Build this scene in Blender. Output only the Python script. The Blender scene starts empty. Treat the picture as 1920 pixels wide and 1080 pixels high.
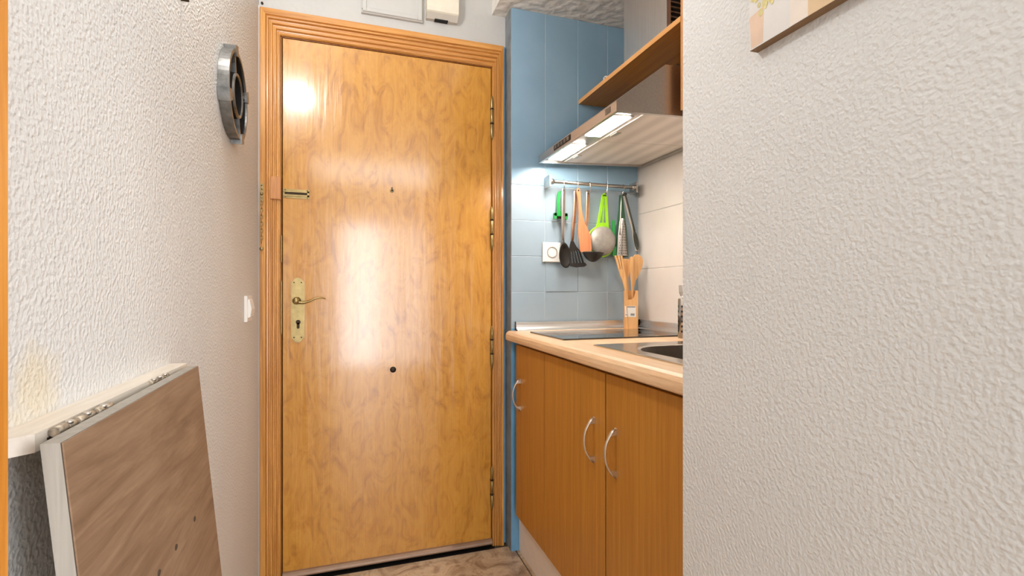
import bpy, bmesh, math, random
from mathutils import Vector, Matrix
random.seed(7)
PI = math.pi
SC = bpy.context.scene
COL = SC.collection

# ---------------------------------------------------------------- camera
cam_d = bpy.data.cameras.new('camera')
cam = bpy.data.objects.new('camera', cam_d)
COL.objects.link(cam)
cam.location = (0, 0, 1.093)
cam.rotation_euler = (PI / 2, 0, -math.atan(305 / 923))
cam_d.sensor_width = 36
cam_d.lens = 36 * 923 / 1920
cam_d.shift_y = 5 / 1920
cam_d.clip_start = 0.02
SC.camera = cam

# ---------------------------------------------------------------- world, lamps, exposure
w = bpy.data.worlds.new('world')
SC.world = w
w.use_nodes = True
w.node_tree.nodes['Background'].inputs[0].default_value = (0.80, 0.90, 1.0, 1)
w.node_tree.nodes['Background'].inputs[1].default_value = 1.2


def lamp(name, kind, loc, energy, color=(1, 1, 1), size=None, size_y=None, rot=(0, 0, 0)):
    d = bpy.data.lights.new(name, kind)
    d.energy = energy
    d.color = color
    if kind == 'AREA':
        d.size = size
        if size_y:
            d.shape = 'RECTANGLE'
            d.size_y = size_y
    elif size is not None:
        d.shadow_soft_size = size
    o = bpy.data.objects.new(name, d)
    COL.objects.link(o)
    o.location = loc
    o.rotation_euler = rot
    return o


# daylight outside the balcony door behind the camera
lamp('daylight', 'AREA', (0.42, -3.06, 1.05), 30, (0.95, 0.97, 1.0), 1.34, 2.0, (PI / 2, 0, 0))
lamp('daylight_open_leaf', 'AREA', (0.22, -3.02, 1.03), 25, (0.95, 0.97, 1.0), 0.58, 1.98, (PI / 2, 0, 0))
# side fill through an invented window, added to brighten the left wall
lamp('side_fill', 'AREA', (2.25, -2.0, 1.45), 130, (0.92, 0.96, 1.0), 1.9, 1.7, (PI / 2, 0, PI / 2))
# wall sconce high on the left wall, then an unseen ceiling fill added for brightness
lamp('sconce_lamp', 'POINT', (-0.255, 1.15, 2.15), 16.0, (1.0, 0.97, 0.93), 0.026)
lamp('room_fill', 'AREA', (0.36, -1.95, 2.47), 27, (1.0, 0.98, 0.95), 1.5, 1.1)

SC.view_settings.view_transform = 'Standard'
SC.view_settings.look = 'None'
SC.view_settings.gamma = 1
SC.view_settings.use_curve_mapping = False
SC.view_settings.exposure = 0.0


# ---------------------------------------------------------------- materials
def S(r, g, b):
    def f(c):
        c /= 255
        return c / 12.92 if c <= 0.04045 else ((c + 0.055) / 1.055) ** 2.4
    return (f(r), f(g), f(b), 1)


class NT:
    def __init__(self, name):
        self.m = bpy.data.materials.new(name)
        self.m.use_nodes = True
        self.t = self.m.node_tree
        self.b = self.t.nodes['Principled BSDF']

    def n(self, kind, **kw):
        nd = self.t.nodes.new(kind)
        for k, v in kw.items():
            if k in nd.inputs:
                nd.inputs[k].default_value = v
            else:
                setattr(nd, k, v)
        return nd

    def l(self, a, b):
        self.t.links.new(a, b)

    def coord(self, scale=(1, 1, 1), rot=(0, 0, 0)):
        tc = self.n('ShaderNodeTexCoord')
        mp = self.n('ShaderNodeMapping')
        mp.inputs['Scale'].default_value = scale
        mp.inputs['Rotation'].default_value = rot
        self.l(tc.outputs['Object'], mp.inputs['Vector'])
        return mp.outputs['Vector']

    def noise(self, vec, scale, detail=3, rough=0.5, dist=0.0):
        nd = self.n('ShaderNodeTexNoise', Scale=scale, Detail=detail, Roughness=rough, Distortion=dist)
        self.l(vec, nd.inputs['Vector'])
        return nd.outputs['Fac']

    def ramp(self, fac, stops):
        r = self.n('ShaderNodeValToRGB')
        e = r.color_ramp.elements
        while len(e) < len(stops):
            e.new(0.5)
        for el, (p, c) in zip(e, stops):
            el.position = p
            el.color = c
        self.l(fac, r.inputs['Fac'])
        return r.outputs['Color']

    def mix(self, fac, a, b, blend='MIX'):
        m = self.n('ShaderNodeMix', data_type='RGBA', blend_type=blend)
        for s, v in ((m.inputs[0], fac), (m.inputs[6], a), (m.inputs[7], b)):
            if hasattr(v, 'is_output'):
                self.l(v, s)
            else:
                s.default_value = v
        return m.outputs[2]

    def bump(self, h, strength, dist, normal=None):
        b = self.n('ShaderNodeBump', Strength=strength, Distance=dist)
        self.l(h, b.inputs['Height'])
        if normal is not None:
            self.l(normal, b.inputs['Normal'])
        self.l(b.outputs['Normal'], self.b.inputs['Normal'])
        return b.outputs['Normal']


def plain(name, col, rough=0.5, metal=0.0, coat=0.0, spec=0.5, var=0.06, vscale=30, emit=None, alpha=None):
    t = NT(name)
    v = t.coord()
    f = t.noise(v, vscale, 3)
    lo = tuple(c * (1 - var) for c in col[:3]) + (1,)
    hi = tuple(min(1, c * (1 + var)) for c in col[:3]) + (1,)
    t.l(t.ramp(f, [(0.3, lo), (0.7, hi)]), t.b.inputs['Base Color'])
    t.b.inputs['Roughness'].default_value = rough
    t.b.inputs['Metallic'].default_value = metal
    t.b.inputs['Coat Weight'].default_value = coat
    t.b.inputs['Specular IOR Level'].default_value = spec
    if emit:
        t.b.inputs['Emission Color'].default_value = emit[0]
        t.b.inputs['Emission Strength'].default_value = emit[1]
    if alpha is not None:
        t.b.inputs['Alpha'].default_value = alpha
    return t.m


def plaster(name, col, scale, strength, dist, stain=False):
    t = NT(name)
    v = t.coord()
    big = t.noise(v, 3.0, 4)
    c = t.ramp(big, [(0.3, tuple(x * 0.95 for x in col[:3]) + (1,)), (0.7, col)])
    if stain:
        tc = t.n('ShaderNodeTexCoord')
        vm = t.n('ShaderNodeVectorMath', operation='DISTANCE')
        vm.inputs[1].default_value = (-0.32, 0.66, 0.985)
        t.l(tc.outputs['Object'], vm.inputs[0])
        ad = t.n('ShaderNodeMath', operation='MULTIPLY_ADD')
        t.l(t.noise(v, 25, 2), ad.inputs[0])
        ad.inputs[1].default_value = 0.06
        t.l(vm.outputs['Value'], ad.inputs[2])
        fac = t.ramp(ad.outputs[0], [(0.05, (0.45, 0.45, 0.45, 1)), (0.085, (0, 0, 0, 1))])
        c = t.mix(fac, c, S(226, 206, 160))
    t.l(c, t.b.inputs['Base Color'])
    t.b.inputs['Roughness'].default_value = 0.55
    t.b.inputs['Specular IOR Level'].default_value = 0.35
    a = t.noise(v, scale, 1.5, 0.4, 0.15)
    a2 = t.ramp(a, [(0.36, (0, 0, 0, 1)), (0.72, (1, 1, 1, 1))])
    t.bump(a2, strength, dist)
    return t.m


def wood(name, dark, light, scale, grain=14, rough=0.4, coat=0.0, dist=1.0, lo=0.35, hi=0.65, fine=None, bump=0.15,
         rot=(0, 0, 0)):
    t = NT(name)
    v = t.coord(scale, rot)
    f = t.noise(v, grain, 4, 0.6, dist)
    c = t.ramp(f, [(lo, dark), (hi, light)])
    if fine:
        v2 = t.coord(fine, rot)
        f2 = t.noise(v2, 1.0, 3, 0.7, 0.2)
        g = t.ramp(f2, [(0.3, (0.82, 0.80, 0.78, 1)), (0.62, (1, 1, 1, 1))])
        c = t.mix(1.0, c, g, 'MULTIPLY')
    t.l(c, t.b.inputs['Base Color'])
    t.b.inputs['Roughness'].default_value = rough
    t.b.inputs['Coat Weight'].default_value = coat
    t.b.inputs['Coat Roughness'].default_value = 0.12
    if bump:
        t.bump(f, bump, 0.001)
    return t.m


def veneer():
    t = NT('flamed_door_veneer')
    v = t.coord((12, 12, 5.0))
    f = t.noise(v, 1.4, 4, 0.6, 2.3)
    c = t.ramp(f, [(0.30, S(174, 114, 32)), (0.46, S(199, 138, 44)), (0.62, S(208, 149, 54)), (0.74, S(194, 132, 40))])
    v2 = t.coord((260, 260, 5))
    g = t.ramp(t.noise(v2, 1.0, 2, 0.5, 0.1), [(0.3, (0.90, 0.87, 0.84, 1)), (0.6, (1, 1, 1, 1))])
    c = t.mix(1.0, c, g, 'MULTIPLY')
    t.l(c, t.b.inputs['Base Color'])
    t.b.inputs['Roughness'].default_value = 0.28
    t.b.inputs['Coat Weight'].default_value = 1.0
    t.b.inputs['Coat IOR'].default_value = 1.6
    t.b.inputs['Coat Roughness'].default_value = 0.12
    v3 = t.coord((14, 14, 1.2))
    t.bump(t.noise(v3, 1.5, 3, 0.5), 0.30, 0.010)
    return t.m


def tilemat(name, c1, c2, rough):
    t = NT(name)
    v = t.coord()
    t.l(t.ramp(t.noise(v, 5, 3), [(0.3, c1), (0.7, c2)]), t.b.inputs['Base Color'])
    t.b.inputs['Roughness'].default_value = rough
    t.b.inputs['Coat Weight'].default_value = 0.3
    t.b.inputs['Coat Roughness'].default_value = 0.08
    t.bump(t.noise(v, 14, 2), 0.10, 0.01)
    return t.m


def steelmat(name, col, rough, scale):
    t = NT(name)
    v = t.coord(scale)
    f = t.noise(v, 1.0, 3)
    t.l(t.ramp(f, [(0.3, tuple(c * 0.88 for c in col[:3]) + (1,)), (0.7, col)]), t.b.inputs['Base Color'])
    t.b.inputs['Metallic'].default_value = 1.0
    t.b.inputs['Roughness'].default_value = rough
    t.bump(f, 0.05, 0.001)
    return t.m


def filtermat():
    t = NT('perforated_aluminium_mesh')
    tc = t.n('ShaderNodeTexCoord')
    vo = t.n('ShaderNodeTexVoronoi', Scale=240.0, Randomness=0.0)
    t.l(tc.outputs['Object'], vo.inputs['Vector'])
    c = t.ramp(vo.outputs['Distance'], [(0.25, S(176, 166, 156)), (0.42, S(242, 234, 226))])
    t.l(c, t.b.inputs['Base Color'])
    t.b.inputs['Metallic'].default_value = 0.1
    t.b.inputs['Roughness'].default_value = 0.45
    return t.m


def marble():
    t = NT('brown_marbled_floor')
    v = t.coord()
    f = t.noise(v, 11, 7, 0.66, 0.9)
    c = t.ramp(f, [(0.28, S(108, 84, 62)), (0.45, S(168, 140, 112)), (0.58, S(206, 182, 152)), (0.72, S(158, 128, 98))])
    t.l(c, t.b.inputs['Base Color'])
    t.b.inputs['Roughness'].default_value = 0.3
    return t.m


def laminate():
    t = NT('grey_brown_oak_laminate')
    v = t.coord((18, 2.2, 18))
    f = t.noise(v, 1.4, 6, 0.65, 1.3)
    c = t.ramp(f, [(0.28, S(112, 88, 68)), (0.5, S(138, 111, 88)), (0.7, S(156, 129, 105))])
    v2 = t.coord((120, 7, 120))
    g = t.ramp(t.noise(v2, 1.6, 3, 0.6), [(0.3, (0.84, 0.82, 0.80, 1)), (0.62, (1, 1, 1, 1))])
    t.l(t.mix(1.0, c, g, 'MULTIPLY'), t.b.inputs['Base Color'])
    t.b.inputs['Roughness'].default_value = 0.5
    return t.m


M = {}
M['wall_l'] = plaster('warm_white_textured_plaster', S(219, 218, 215), 160, 0.46, 0.003, True)
M['wall_r'] = plaster('grey_white_textured_plaster', S(221, 222, 222), 165, 0.34, 0.003)
M['wall_w'] = plaster('smooth_white_plaster', S(198, 197, 194), 45, 0.22, 0.003)
M['soffit'] = plaster('rough_soffit_plaster', S(240, 236, 230), 28, 0.7, 0.010)
M['ceil'] = plaster('ceiling_paint', S(228, 226, 222), 60, 0.2, 0.003)
M['bluepaint'] = plain('sky_blue_paint', S(112, 166, 204), 0.45, var=0.10, vscale=14)
M['greyblue'] = plain('grey_blue_paint', S(122, 130, 136), 0.5, var=0.25, vscale=18)  # narrow return face, greyer than the blue paint beside it
M['bluetile'] = tilemat('blue_painted_tile', S(138, 172, 196), S(148, 182, 206), 0.22)
M['lowtile'] = tilemat('pale_grey_blue_tile', S(152, 171, 185), S(161, 179, 192), 0.24)  # lower tiles paler: hood light partly put into their colour
M['whitetile'] = tilemat('cream_white_tile', S(218, 210, 202), S(226, 219, 212), 0.25)
M['grout'] = plain('pale_grout', S(196, 198, 198), 0.9)
M['bluegrout'] = plain('blue_grout', S(200, 210, 217), 0.9)
M['floor'] = marble()
M['floorgrout'] = plain('dark_floor_grout', S(92, 80, 68), 0.9)
M['veneer'] = veneer()
M['pine'] = wood('varnished_pine_vertical', S(182, 118, 44), S(228, 168, 88), (60, 60, 2.0), 1.6, 0.33, 0.4, 0.6, 0.3, 0.68,
                 (220, 220, 6))
M['pine_h'] = wood('varnished_pine_horizontal', S(176, 112, 44), S(222, 160, 86), (2.0, 60, 60), 1.6, 0.33, 0.4, 0.6, 0.3, 0.68,
                   (6, 220, 220))
M['block'] = wood('raw_wood_patch', S(188, 128, 78), S(212, 152, 100), (90, 90, 6), 1.2, 0.6)
M['jamb'] = wood('dark_varnished_jamb', S(120, 70, 26), S(160, 100, 44), (60, 60, 2), 1.5, 0.4)
M['cab'] = wood('beech_cabinet_veneer', S(180, 118, 42), S(202, 140, 56), (50, 50, 1.4), 1.5, 0.42, 0.1, 0.3, 0.3, 0.7,
                (330, 330, 8), 0.05)
M['cabedge'] = plain('cabinet_carcass', S(74, 44, 20), 0.7)
M['shelf'] = wood('beech_shelf', S(178, 112, 30), S(204, 140, 52), (50, 1.4, 50), 1.5, 0.4, 0.1, 0.3, 0.3, 0.7, (330, 8, 330), 0.05)
M['panel'] = wood('beech_panel_edge', S(206, 140, 76), S(224, 160, 98), (50, 50, 1.4), 1.5, 0.4, 0.1, 0.3)
M['edgeband'] = wood('pale_beech_edge_band', S(226, 160, 88), S(240, 184, 116), (50, 1.4, 50), 1.5, 0.4)
M['worktop'] = wood('light_beech_worktop', S(230, 188, 146), S(244, 212, 174), (50, 2.5, 50), 1.2, 0.38, 0.1, 0.5, 0.3, 0.7,
                    (300, 12, 300), 0.04)
M['white'] = plain('white_plastic', S(236, 234, 230), 0.35, var=0.02)
M['plinth'] = plain('cream_plinth_board', S(240, 226, 212), 0.5, var=0.03)
M['cream'] = plain('aged_cream_plastic', S(232, 224, 206), 0.4, var=0.03)
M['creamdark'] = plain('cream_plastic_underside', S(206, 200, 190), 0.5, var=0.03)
M['socketwell'] = plain('grey_socket_well', S(176, 168, 158), 0.5, var=0.03)
M['brass'] = plain('polished_brass', S(158, 138, 94), 0.32, 1.0, var=0.14, vscale=60)
M['oldbrass'] = plain('aged_brass', S(170, 146, 104), 0.35, 1.0, var=0.25, vscale=120)
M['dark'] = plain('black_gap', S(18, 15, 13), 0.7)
M['darkmetal'] = plain('dark_bronze', S(58, 46, 34), 0.45, 0.8)
M['steel'] = steelmat('brushed_steel', S(196, 190, 184), 0.30, (8, 300, 300))
M['hoodsteel'] = steelmat('hood_steel', S(200, 195, 190), 0.34, (200, 6, 200))
M['shadedsteel'] = steelmat('shaded_basin_steel', S(112, 104, 96), 0.5, (60, 60, 60))  # same steel as the rim, with the bowl's shade put into its colour
M['ductsteel'] = steelmat('duct_steel', S(228, 224, 220), 0.42, (200, 200, 6))
M['sinksteel'] = steelmat('sink_steel', S(206, 200, 192), 0.22, (20, 200, 200))
M['chrome'] = plain('chrome_wire', S(206, 200, 192), 0.18, 1.0)
M['nickel'] = plain('satin_nickel', S(218, 212, 202), 0.38, 1.0, var=0.04)
M['alu'] = steelmat('aluminium_strip', S(236, 236, 236), 0.38, (4, 200, 200))
M['sweep'] = plain('brown_anodised_strip', S(146, 118, 96), 0.42, 0.25, var=0.08)
M['filter'] = filtermat()
M['lens'] = plain('lamp_lens', S(255, 246, 232), 0.4, emit=((1.0, 0.90, 0.80, 1), 74.0))
M['glass'] = plain('black_ceramic_glass', S(14, 14, 15), 0.06, coat=0.5, spec=0.9, var=0.0)
M['black'] = plain('black_nylon', S(40, 37, 35), 0.42, var=0.08)
M['copper'] = plain('warm_steel_handle', S(214, 170, 140), 0.28, 1.0, var=0.1)
M['spatwood'] = wood('reddish_wood', S(206, 128, 84), S(226, 152, 108), (120, 120, 6), 1.2, 0.5)
M['utwood'] = wood('pale_bamboo', S(214, 160, 100), S(236, 188, 130), (140, 140, 5), 1.2, 0.5)
M['boxwood'] = wood('bamboo_box', S(222, 166, 106), S(236, 186, 128), (120, 120, 5), 1.2, 0.5)
M['lime'] = plain('lime_green_plastic', S(150, 214, 32), 0.35, coat=0.2)
M['green'] = plain('green_plastic', S(38, 150, 70), 0.35, coat=0.2)
M['darkgreen'] = plain('dark_green_plastic', S(60, 104, 74), 0.4)
M['mesh'] = plain('fine_sieve_mesh', S(166, 161, 153), 0.45, 0.3, var=0.12, vscale=60)
M['tong'] = plain('dark_grey_green_plastic', S(62, 64, 54), 0.35, coat=0.2)
M['clear'] = plain('cloudy_plastic', S(206, 196, 186), 0.3, var=0.05)
M['iron'] = plain('silver_brushed_iron', S(128, 128, 126), 0.38, 0.85, var=0.35, vscale=40)
M['irondark'] = plain('blackened_iron', S(14, 12, 11), 0.8, 0.0, var=0.3)
M['paintedwood'] = wood('white_painted_wood', S(214, 204, 190), S(228, 219, 206), (40, 4, 40), 1.4, 0.5)
M['leafedge'] = wood('grey_white_painted_edge', S(150, 145, 135), S(166, 160, 150), (60, 60, 3), 1.4, 0.6)
M['laminate'] = laminate()
M['hingemetal'] = plain('paint_spotted_hinge_metal', S(176, 164, 146), 0.5, 0.5, var=0.5, vscale=140)
M['edgeblack'] = plain('dark_glue_line', S(70, 56, 44), 0.7)
M['paper'] = plain('white_paper', S(236, 232, 226), 0.7, var=0.02)
M['ink'] = plain('black_ink', S(40, 38, 38), 0.7)
M['greyink'] = plain('grey_ink', S(150, 146, 142), 0.7)
M['canvasedge'] = plain('brown_canvas_edge', S(136, 108, 78), 0.7, var=0.1)
M['cv_grey'] = plain('print_pale_grey', S(222, 220, 218), 0.7, var=0.03)
M['cv_white'] = plain('print_cream_white', S(232, 222, 212), 0.7, var=0.03)
M['cv_beige'] = plain('print_beige', S(220, 192, 154), 0.7, var=0.05)
M['cv_pot'] = plain('print_pot', S(222, 194, 172), 0.7, var=0.06)
M['cv_leaf'] = plain('print_foliage', S(206, 196, 138), 0.7, var=0.30, vscale=90)
M['casing'] = wood('orange_pine_casing', S(192, 118, 36), S(222, 152, 66), (40, 40, 2.0), 1.2, 0.4, 0.2, 0.6)
M['glasspane'] = plain('window_glass', S(250, 250, 250), 0.0)


# ---------------------------------------------------------------- mesh builder
class MB:
    def __init__(self):
        self.v, self.f, self.mi, self.sm = [], [], [], []

    def add(self, vs, fs, mi=0, smooth=False):
        o = len(self.v)
        self.v += [tuple(p) for p in vs]
        for f in fs:
            self.f.append(tuple(i + o for i in f))
            self.mi.append(mi)
            self.sm.append(smooth)
        return self

    def box(self, x0, x1, y0, y1, z0, z1, mi=0):
        v = [(x, y, z) for x in (x0, x1) for y in (y0, y1) for z in (z0, z1)]
        f = [(0, 1, 3, 2), (4, 6, 7, 5), (0, 4, 5, 1), (2, 3, 7, 6), (0, 2, 6, 4), (1, 5, 7, 3)]
        return self.add(v, f, mi)

    def cham(self, axis, sgn, base, front, a0, a1, b0, b1, c, mi=0):
        """slab with a chamfered front; axis of depth, plane coords (a, b) = other two axes in order"""
        def P(d, a, b):
            if axis == 0: return (d, a, b)
            if axis == 1: return (a, d, b)
            return (a, b, d)
        mid = front - sgn * c
        v = [P(base, a, b) for a, b in ((a0, b0), (a1, b0), (a1, b1), (a0, b1))]
        v += [P(mid, a, b) for a, b in ((a0, b0), (a1, b0), (a1, b1), (a0, b1))]
        v += [P(front, a, b) for a, b in ((a0 + c, b0 + c), (a1 - c, b0 + c), (a1 - c, b1 - c), (a0 + c, b1 - c))]
        f = [(3, 2, 1, 0), (8, 9, 10, 11)]
        for k in (0, 4):
            for i in range(4):
                j = (i + 1) % 4
                f.append((k + i, k + j, k + 4 + j, k + 4 + i))
        return self.add(v, f, mi)

    def prism(self, pts, fn, d0, d1, mi=0, smooth=False):
        """polygon pts (a,b) extruded from d0 to d1; fn(a,b,d)->xyz"""
        n = len(pts)
        v = [fn(a, b, d0) for a, b in pts] + [fn(a, b, d1) for a, b in pts]
        self.add(v, [tuple(range(n - 1, -1, -1)), tuple(range(n, 2 * n))], mi)
        o = len(self.v) - 2 * n
        for i in range(n):
            j = (i + 1) % n
            self.f.append((o + i, o + j, o + n + j, o + n + i))
            self.mi.append(mi)
            self.sm.append(smooth)
        return self

    def tube(self, path, r, n=10, mi=0, flat=1.0, up=(0, 0, 1), caps=True):
        """swept ellipse: r may be a list; flat = second radius / first; first axis is perpendicular to up"""
        P = [Vector(p) for p in path]
        R = r if isinstance(r, (list, tuple)) else [r] * len(P)
        up = Vector(up)
        vs = []
        for i, p in enumerate(P):
            t = (P[min(i + 1, len(P) - 1)] - P[max(i - 1, 0)]).normalized()
            a = t.cross(up)
            if a.length < 1e-4:
                a = t.cross(Vector((1, 0.01, 0)))
            a.normalize()
            b = t.cross(a).normalized()
            for k in range(n):
                an = 2 * PI * k / n
                vs.append(p + a * math.cos(an) * R[i] + b * math.sin(an) * R[i] * flat)
        fs = []
        for i in range(len(P) - 1):
            for k in range(n):
                k2 = (k + 1) % n
                fs.append((i * n + k, i * n + k2, (i + 1) * n + k2, (i + 1) * n + k))
        self.add(vs, fs, mi, True)
        if caps:
            o = len(self.v) - len(vs)
            for ring, rev in ((0, True), (len(P) - 1, False)):
                idx = [o + ring * n + k for k in range(n)]
                self.f.append(tuple(reversed(idx)) if rev else tuple(idx))
                self.mi.append(mi)
                self.sm.append(False)
        return self

    def cyl(self, c, axis, r, d0, d1, n=20, mi=0):
        v = {'x': (1, 0, 0), 'y': (0, 1, 0), 'z': (0, 0, 1)}[axis]
        c = Vector(c)
        v = Vector(v)
        up = (0, 0, 1) if axis != 'z' else (1, 0, 0)
        return self.tube([c + v * d0, c + v * d1], r, n, mi, 1.0, up)

    def lathe(self, c, axis, prof, n=24, mi=0, a0=0, a1=2 * PI):
        """prof: (r, d) list revolved about axis through c"""
        c = Vector(c)
        ex = {'x': ((0, 1, 0), (0, 0, 1), (1, 0, 0)), 'y': ((1, 0, 0), (0, 0, 1), (0, 1, 0)), 'z': ((1, 0, 0), (0, 1, 0), (0, 0, 1))}[axis]
        A, B, D = (Vector(e) for e in ex)
        full = abs(a1 - a0 - 2 * PI) < 1e-6
        m = n if full else n + 1
        vs = []
        for r, d in prof:
            for k in range(m):
                an = a0 + (a1 - a0) * k / n
                vs.append(c + A * math.cos(an) * r + B * math.sin(an) * r + D * d)
        fs = []
        for i in range(len(prof) - 1):
            for k in range(n):
                k2 = (k + 1) % m if full else k + 1
                fs.append((i * m + k, i * m + k2, (i + 1) * m + k2, (i + 1) * m + k))
        return self.add(vs, fs, mi, True)

    def shell(self, c, A, B, N, a, b, depth, th=0.002, rings=6, n=24, mi=0, egg=0.0):
        """concave bowl: rim ellipse a (along A) by b (along B), hollow towards +N, bottom at -N*depth"""
        c, A, B, N = Vector(c), Vector(A), Vector(B), Vector(N)
        vs, fs = [], []
        for side in (0, 1):
            for i in range(rings + 1):
                r = i / rings
                for k in range(n):
                    an = 2 * PI * k / n
                    e = 1 + egg * math.sin(an)
                    p = c + A * (a * r * math.cos(an) * e) + B * (b * r * math.sin(an)) - N * (depth * (1 - r * r))
                    if side:
                        p = p - N * th
                    vs.append(p)
        m = (rings + 1) * n
        for side in (0, 1):
            for i in range(rings):
                for k in range(n):
                    k2 = (k + 1) % n
                    q = [side * m + i * n + k, side * m + i * n + k2, side * m + (i + 1) * n + k2, side * m + (i + 1) * n + k]
                    fs.append(tuple(q if side == 0 else q[::-1]))
        for k in range(n):
            k2 = (k + 1) % n
            fs.append((rings * n + k, rings * n + k2, m + rings * n + k2, m + rings * n + k))
        return self.add(vs, fs, mi, True)

    def mesh(self, name, mats):
        me = bpy.data.meshes.new(name)
        me.from_pydata(self.v, [], self.f)
        for m in mats:
            me.materials.append(m)
        me.polygons.foreach_set('material_index', self.mi)
        me.polygons.foreach_set('use_smooth', self.sm)
        bm = bmesh.new()
        bm.from_mesh(me)
        bmesh.ops.remove_doubles(bm, verts=bm.verts, dist=1e-6)
        bmesh.ops.recalc_face_normals(bm, faces=bm.faces)
        bm.to_mesh(me)
        bm.free()
        me.update()
        return me


def mats(m):
    return [M[k] for k in (m if isinstance(m, (list, tuple)) else [m])]


def obj(name, mb, m, parent=None, label=None):
    me = mb.mesh(name, mats(m))
    o = bpy.data.objects.new(name, me)
    COL.objects.link(o)
    if parent is not None:
        o.parent = parent
        if parent.type == 'EMPTY':
            o.matrix_parent_inverse = Matrix.Translation(-parent.location)
    if label:
        o['label'] = label
    return o


def thing(name, label, cat, loc, group=None):
    o = bpy.data.objects.new(name, None)
    o.empty_display_size = 0.05
    COL.objects.link(o)
    o.location = loc
    o['label'] = label
    o['category'] = cat
    if group:
        o['group'] = group
    return o


def tag(o, label, cat, group=None):
    o['label'] = label
    o['category'] = cat
    if group:
        o['group'] = group
    return o


def struct(name, mb, m, parent=None):
    o = obj(name, mb, m, parent)
    o['kind'] = 'structure'
    return o


def sgroup(name, loc):
    o = bpy.data.objects.new(name, None)
    o.empty_display_size = 0.05
    COL.objects.link(o)
    o.location = loc
    o['kind'] = 'structure'
    return o


XZ = lambda a, b, d: (a, d, b)     # polygon in the wall plane, depth along y
YZ = lambda a, b, d: (d, a, b)     # polygon in y/z, depth along x
XY = lambda a, b, d: (a, b, d)


def arc(cx, cy, r, a0, a1, n, ry=None):
    ry = ry or r
    return [(cx + r * math.cos(a0 + (a1 - a0) * i / n), cy + ry * math.sin(a0 + (a1 - a0) * i / n)) for i in range(n + 1)]


def rrect(x0, x1, y0, y1, r, n=6):
    return (arc(x1 - r, y1 - r, r, 0, PI / 2, n) + arc(x0 + r, y1 - r, r, PI / 2, PI, n) +
            arc(x0 + r, y0 + r, r, PI, 1.5 * PI, n) + arc(x1 - r, y0 + r, r, 1.5 * PI, 2 * PI, n))


# ---------------------------------------------------------------- setting: shell of the flat
HC = 2.50
ZS = 2.28            # underside of the kitchen soffit
XL, XR = -0.32, 0.60
YD = 2.04            # plane of the wall with the front door
YB = 1.960           # blue tiled wall of the kitchen niche
XB = 1.256           # white tiled back wall of the niche
YN = 0.784           # near end of the niche

f = struct('floor', MB().box(-2.3, 2.3, -3.2, 2.25, -0.12, -0.004), 'floorgrout')
g = 0.0025
for x0, x1 in ((-0.32, -0.20), (-0.20, 0.665), (0.665, 1.25)):
    for y0, y1 in ((0.83, 1.43), (1.43, 2.008)):
        obj('floor_tile', MB().cham(2, 1, -0.01, 0.0, x0 + g, x1 - g, y0 + g, y1 - g, 0.001), 'floor', f)
for i in range(4):
    for j in range(7):
        if -3.0 + 0.6 * j < 0.8 and -1.735 + 0.6 * i < 0.6:
            x0 = -1.735 + 0.6 * i
            y0 = -2.77 + 0.6 * j
            obj('floor_tile', MB().cham(2, 1, -0.01, 0.0, x0 + g, x0 + 0.6 - g, y0 + g, min(y0 + 0.6, 0.83) - g, 0.001), 'floor', f)
struct('ceiling', MB().box(-2.3, 2.3, -3.2, 2.25, HC, HC + 0.1), 'ceil')
obj('threshold_shade', MB().box(-0.25, 0.588, 2.009, 2.06, -0.0045, -0.003), 'dark', f, 'dark strip standing for the shade under the front door')  # shade below the draught strip, drawn as a dark strip
# lowered soffit over the kitchen niche (rough plaster)
struct('trim_1', MB().box(0.583, 1.36, YN - 0.05, YD, ZS, HC), 'soffit')

struct('wall_left', MB().box(XL - 0.1, XL, 0.46, YD + 0.1, 0, HC), 'wall_l')
struct('wall_right', MB().box(XR, XR + 0.1, 0.19, YN, 0, HC), 'wall_r')
struct('wall_partition', MB().box(XR + 0.1, 2.3, YN - 0.1, YN, 0, HC), 'wall_w')
wf = MB()
wf.box(XL - 0.1, -0.25, YD, YD + 0.1, 0, HC)
wf.box(-0.25, 0.588, YD, YD + 0.1, 2.06, HC)
wf.box(0.588, 0.66, YD, YD + 0.1, 0, HC)
wf.box(XL - 0.1, 1.4, YD + 0.1, YD + 0.2, 0, HC)
wall_front = struct('wall_front', wf, 'wall_w')
obj('painted_strip', MB().box(0.605, 0.6455, YD - 0.002, YD, 0.0, 2.15), 'bluepaint', wall_front, 'sky blue painted strip of wall')
struct('wall_room_left', MB().box(-2.3, -2.2, -3.2, 0.46, 0, HC).box(-2.2, XL - 0.1, 0.46, 0.56, 0, HC), 'wall_w')
wq = MB().box(2.2, 2.3, -3.2, -2.95, 0, HC).box(2.2, 2.3, -1.05, YN, 0, HC).box(2.2, 2.3, -2.95, -1.05, 0, 0.6).box(2.2, 2.3, -2.95, -1.05, 2.3, HC)  # opening added to let the side fill in
struct('wall_room_right', wq, 'wall_w')
wr = MB()
wr.box(-2.3, -0.25, -3.0, -2.9, 0, HC).box(1.10, 2.3, -3.0, -2.9, 0, HC).box(-0.25, 1.10, -3.0, -2.9, 2.05, HC)
struct('wall_rear', wr, 'wall_w')
win = sgroup('window_1', (0.42, -2.95, 0))
fr = MB()
for x0, x1, z0, z1 in ((-0.25, -0.20, 0, 2.05), (1.05, 1.10, 0, 2.05), (-0.25, 1.10, 2.0, 2.05), (-0.25, 1.10, 0, 0.06), (0.40, 0.46, 0, 2.05)):
    fr.box(x0, x1, -2.98, -2.92, z0, z1)
obj('window_frame', fr, 'white', win)

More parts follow.
